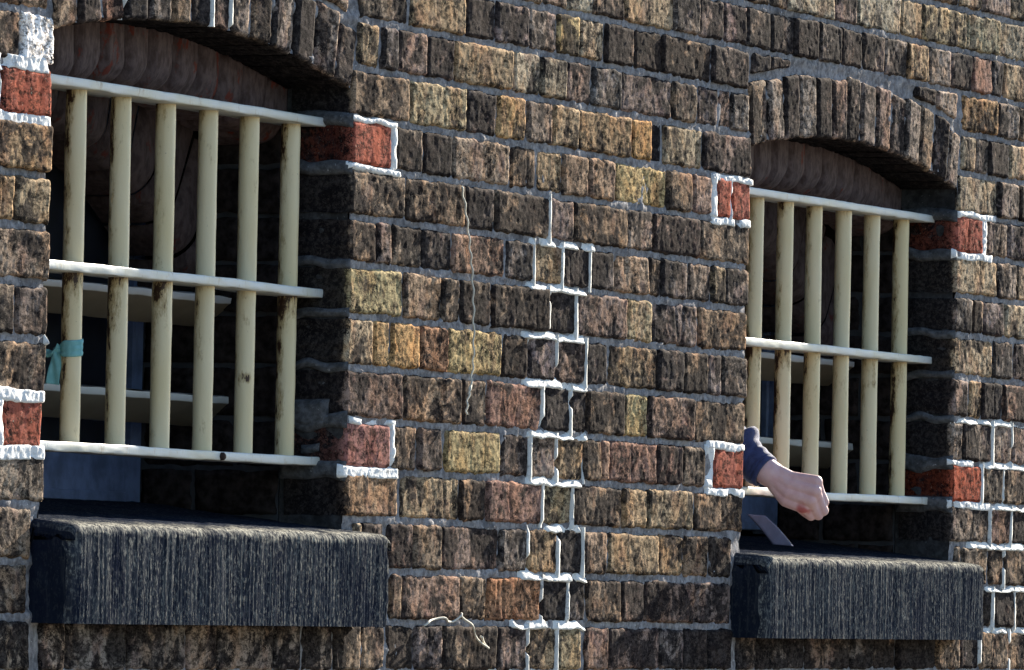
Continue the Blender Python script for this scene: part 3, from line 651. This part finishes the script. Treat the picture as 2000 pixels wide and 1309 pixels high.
MCP = [(1.203, -.076, -.207), (1.196, -.077, -.223), (1.195, -.070, -.239), (1.200, -.057, -.252)]
PIP = [(1.226, -.083, -.241), (1.224, -.083, -.256), (1.221, -.075, -.264), (1.217, -.063, -.266)]
DIP = [(1.246, -.064, -.238), (1.245, -.060, -.252), (1.241, -.053, -.258), (1.235, -.045, -.260)]
TIP = [(1.236, -.045, -.228), (1.234, -.042, -.238), (1.230, -.036, -.243), (1.225, -.030, -.247)]
ch = [[((1.225, .335, .005), .044), ((1.215, .20, -.075), .042), ((1.208, .09, -.142), .033), ((1.206, .035, -.178), .0245), ((1.205, .006, -.196), .0238), ((1.207, -.012, -.209), .0205)],
      [((1.225, .335, .005), .044), ((1.20, .42, .12), .05), ((1.17, .50, .26), .058)]]
for i in range(4):
    ch.append([(WS[i], .0155), (MID[i], .0145), (MCP[i], (.0118, .0118, .0112, .0105)[i])])
    r = (.0088, .0090, .0085, .0078)[i]
    ch.append([(MCP[i], r*1.2), (tuple(Vector(MCP[i]).lerp(Vector(PIP[i]), .5)), r*.96), (PIP[i], r*1.03)])
    ch.append([(PIP[i], r*1.03), (DIP[i], r*.93), (TIP[i], r*.82)])
ch.append([((1.210, .006, -.190), .0155), ((1.222, -.025, -.2045), .0135), ((1.236, -.052, -.216), .0108), ((1.246, -.066, -.228), .0094), ((1.244, -.076, -.240), .0085)])
ch.append([((1.208, -.002, -.198), .0165), ((1.211, -.028, -.2075), .0145), ((1.212, -.055, -.212), .0135), ((1.211, -.072, -.213), .0118)])
ch.append([((1.212, -.012, -.212), .016), ((1.216, -.045, -.229), .017)])
pm = blob('body', ch, .0015, 3, None)
n = len(pm.vertices); co = np.empty(n*3, np.float32); pm.vertices.foreach_get('co', co); co = co.reshape(-1, 3)
def dist(p): return np.linalg.norm(co-np.array(p), axis=1)
nz = vn(co[:, 0]*120, co[:, 1]*120, co[:, 2]*120, 131)
sore = np.clip(.95-dist((1.189, -.060, -.256))/.016+nz*.75, 0, .8)
kn = np.zeros(n)
for p in MCP+PIP: kn = np.maximum(kn, np.clip(1-dist(p)/.021, 0, 1))
at = pm.color_attributes.new('tone', 'FLOAT_COLOR', 'POINT')
at.data.foreach_set('color', np.stack([sore, kn, 0*sore, 0*sore+1], -1).astype(np.float32).reshape(-1))
k = NT('skin'); c, a = k.attr(); sp = k.n('ShaderNodeSeparateColor'); k.t.links.new(c, sp.inputs[0])
n1 = k.noise(60, (1, 1, 1), 4, .6); n2 = k.noise(500, (1, 1, 1), 3, .6, 4)
col = k.mix(k.ramp(n1, .3, .7), (.82, .55, .54), (.74, .45, .45)); col = k.mix(k.math('MULTIPLY', sp.outputs[1], .55), col, (.66, .36, .32))
col = k.mix(sp.outputs[0], col, (.50, .06, .05)); k.bump(k.math('ADD', n2, n1), .0007, .6)
k.b.inputs['Subsurface Weight'].default_value = .12; k.b.inputs['Subsurface Radius'].default_value = (.008, .004, .003)
link('body', pm, k.done(col, .5), PER)
# sleeve: a rolled cuff and a bunched fold behind it
A = Acc()
axis = [Vector((1.2055, .020, -.189)), Vector((1.206, .030, -.183)), Vector((1.208, .055, -.166)), Vector((1.209, .085, -.146)), Vector((1.214, .16, -.10)), Vector((1.220, .26, -.04)), Vector((1.222, .34, .01))]
rad_ = [.0285, .0295, .0325, .037, .046, .051, .053]
rows = []; K = 48; S = 90
for i in range(S+1):
    t = i/S*(len(axis)-1); j = min(int(t), len(axis)-2); f = t-j
    p = axis[j].lerp(axis[j+1], f); r = rad_[j]*(1-f)+rad_[j+1]*f
    d = (axis[-1]-axis[0]).normalized(); a = d.cross(Vector((1, 0, 0))).normalized(); b = d.cross(a)
    th = np.linspace(0, 2*math.pi, K+1); s0 = i/S
    fold = 1+.06*vn(np.cos(th)*1.5, np.sin(th)*1.5, 0*th+s0*22, 141)+.05*np.sin(s0*70+2*np.cos(th))*min(1, max(0, (s0-.16)/.1))
    fold = fold + .28*math.exp(-((s0-.40)/.045)**2)*np.clip(.4+np.cos(th-math.pi), 0, 2)
    rows.append([list(p+(a*math.cos(x)+b*math.sin(x))*r*q) for x, q in zip(th, fold)])
rows = [[list(Vector(q).lerp(axis[0], .16)) for q in rows[0]]]+rows
A.grid(np.array(rows))
k = NT('navy_sleeve_cloth'); n1 = k.noise(90, (1, 1, 1), 3, .6); w = k.noise(900, (1, 1, 1), 2, .6, 3)
k.bump(k.math('ADD', n1, w), .0008, .6); k.b.inputs['Sheen Weight'].default_value = .15
so = link('sleeve', A.mesh('sleeve'), k.done(k.mix(k.ramp(n1, .3, .7), (.024, .034, .105), (.042, .058, .16)), .9), PER, label='navy blue sleeve pushed up behind the wrist')
sm_ = so.modifiers.new('thick', 'SOLIDIFY'); sm_.thickness = .0022; sm_.offset = -1

# ------------------------------------------------------------------ small things on the wall and in the windows
A = Acc(); x0, zc = -1.460, -.074                     # cloth strip round the first bar of the left window
tt, hh = np.meshgrid(np.linspace(0, 2*math.pi, 49), np.linspace(-1, 1, 13), indexing='ij')
wid = .0118*(1-.45*np.exp(-((tt-1.95)/.6)**2)); zz = zc+hh*wid+.0022*np.cos(tt-.2)-.003*np.exp(-((tt-1.95)/.6)**2)
rr = .0162+.0004*vn(tt*3, hh*3, 0*tt, 151)+.0004*np.cos(hh*9)
band_ = np.stack([x0+.004*np.sin(-.074*0)+rr*np.cos(tt), .075+rr*np.sin(tt), zz], -1); A.grid(band_, flip=True)
# knot, loose end and hanging tail on the far-left side of the bar
def ribbon(pts, w, seed):
    s = np.linspace(0, 1, 40); t = np.linspace(-1, 1, 9); pts = np.array(pts); u = np.linspace(0, 1, len(pts))
    c = np.stack([np.interp(s, u, pts[:, i]) for i in range(3)], -1); ww = np.interp(s, np.linspace(0, 1, len(w)), w)
    g = np.zeros((40, 9, 3)); d = np.gradient(c, axis=0)
    side = np.cross(d, np.array([-.92, -.38, .0])); side /= np.linalg.norm(side, axis=1)[:, None]
    for j, q in enumerate(t):
        g[:, j] = c+side*(ww*q)[:, None]; g[:, j, 0] += .0022*np.sin(q*3+s*6+seed)
    A.grid(g)
LW = lambda w, z, e=0.0: (-1.460-.38*w+.92*e, .075+.92*w+.38*e, z)
ribbon([LW(.014, -.076, -.006), LW(.020, -.080, -.006), LW(.027, -.084, -.004), LW(.034, -.083), LW(.042, -.082)], [.009, .0045, .004, .006, .005], 1)
ribbon([LW(.019, -.080, -.004), LW(.021, -.090, -.006), LW(.0225, -.105, -.007), LW(.025, -.127, -.006)], [.005, .008, .009, .0095], 2.5)
km = []
q = np.linspace(0, 2*math.pi, 17); e = np.linspace(0, math.pi, 10); Q, E_ = np.meshgrid(q, e, indexing='ij'); rk = .0062*(1+.25*vn(np.cos(Q)*2, np.sin(Q)*2, E_*2, 161))
A.grid(np.stack([-1.467+rk*np.sin(E_)*np.cos(Q), .0925+rk*1.2*np.sin(E_)*np.sin(Q), -.079+rk*np.cos(E_)], -1))
k = NT('turquoise_cloth'); n = k.noise(160, (1, 1, .4), 4, .6); k.bump(n, .0006, .7)
cl = link('cloth_strip', A.mesh('cloth_strip'), k.done(k.mix(k.ramp(n, .3, .7), (.17, .42, .43), (.24, .52, .53)), .85))
cl['label'] = 'turquoise cloth strip knotted round a bar of the left window, tail hanging down'; cl['category'] = 'cloth strip'
sd = cl.modifiers.new('thick', 'SOLIDIFY'); sd.thickness = .0009; sd.offset = 0

def spline(pts, n=70):
    pts = np.array(pts, float); t = np.linspace(0, len(pts)-1, n); out = []
    for x in t:
        i = min(int(x), len(pts)-2); f = x-i; p0, p1, p2, p3 = pts[max(i-1, 0)], pts[i], pts[i+1], pts[min(i+2, len(pts)-1)]
        out.append(.5*((2*p1)+(-p0+p2)*f+(2*p0-5*p1+4*p2-p3)*f*f+(-p0+3*p1-3*p2+p3)*f**3))
    return out
k = NT('pale_string'); n = k.noise(400); ms = k.done(k.mix(n, (.62, .57, .47), (.78, .74, .64)), .85)
S1 = [(-.236, .223), (-.222, .195), (-.208, .160), (-.197, .125), (-.188, .095), (-.181, .055), (-.177, .015), (-.175, -.03), (-.178, -.062), (-.186, -.090), (-.196, -.114), (-.199, -.132)]
A = Acc(); tube(A, [(x, -.0075-.0015*math.sin(i*1.3), z) for i, (x, z) in enumerate(spline(S1))], .0017, 6)
tube(A, [(x, -.008, z) for x, z in [(-.181, -.083), (-.186, -.092), (-.195, -.100)]], [.001, .0022, .0008], 6)
o_ = link('string', A.mesh('string'), ms); o_['label'] = 'long pale string hanging almost straight down the brick face between the windows'; o_['category'] = 'string'; o_['group'] = 'loose strings caught on the wall'
A = Acc(); S2 = [(-.355, -.463), (-.338, -.456), (-.31, -.453), (-.279, -.450), (-.262, -.455), (-.233, -.456), (-.214, -.447), (-.203, -.443), (-.190, -.452), (-.165, -.462), (-.14, -.478), (-.112, -.492), (-.096, -.497), (-.101, -.490), (-.122, -.482), (-.128, -.478)]
tube(A, [(x, -.0085-.003*math.sin(i*.5), z) for i, (x, z) in enumerate(spline(S2))], .0017, 6)
o_ = link('string', A.mesh('string'), ms); o_['label'] = 'short curly pale string looped on the bricks right of the left sill'; o_['category'] = 'string'; o_['group'] = 'loose strings caught on the wall'

A = Acc()                                              # grey card strip lying in the right window
c0, c1, c2, c3 = [np.array(p) for p in ((1.262, .072, -.2635), (1.318, .058, -.2655), (1.424, .045, -.3165), (1.362, .060, -.3150))]
s, t = np.meshgrid(np.linspace(0, 1, 24), np.linspace(0, 1, 8), indexing='ij'); s, t = s[..., None], t[..., None]
g = (c0*(1-t)+c1*t)*(1-s)+(c3*(1-t)+c2*t)*s; g[..., 2] += .003*np.sin(s[..., 0]*3.1); A.grid(g)
cd = link('card_strip', A.mesh('card_strip'), mat_plain('grey_card', (.075, .085, .15), .7, .15, 30))
cd['label'] = 'flat blue grey card strip leaning in the right window below the fist'; cd['category'] = 'card'
so2 = cd.modifiers.new('thick', 'SOLIDIFY'); so2.thickness = .002
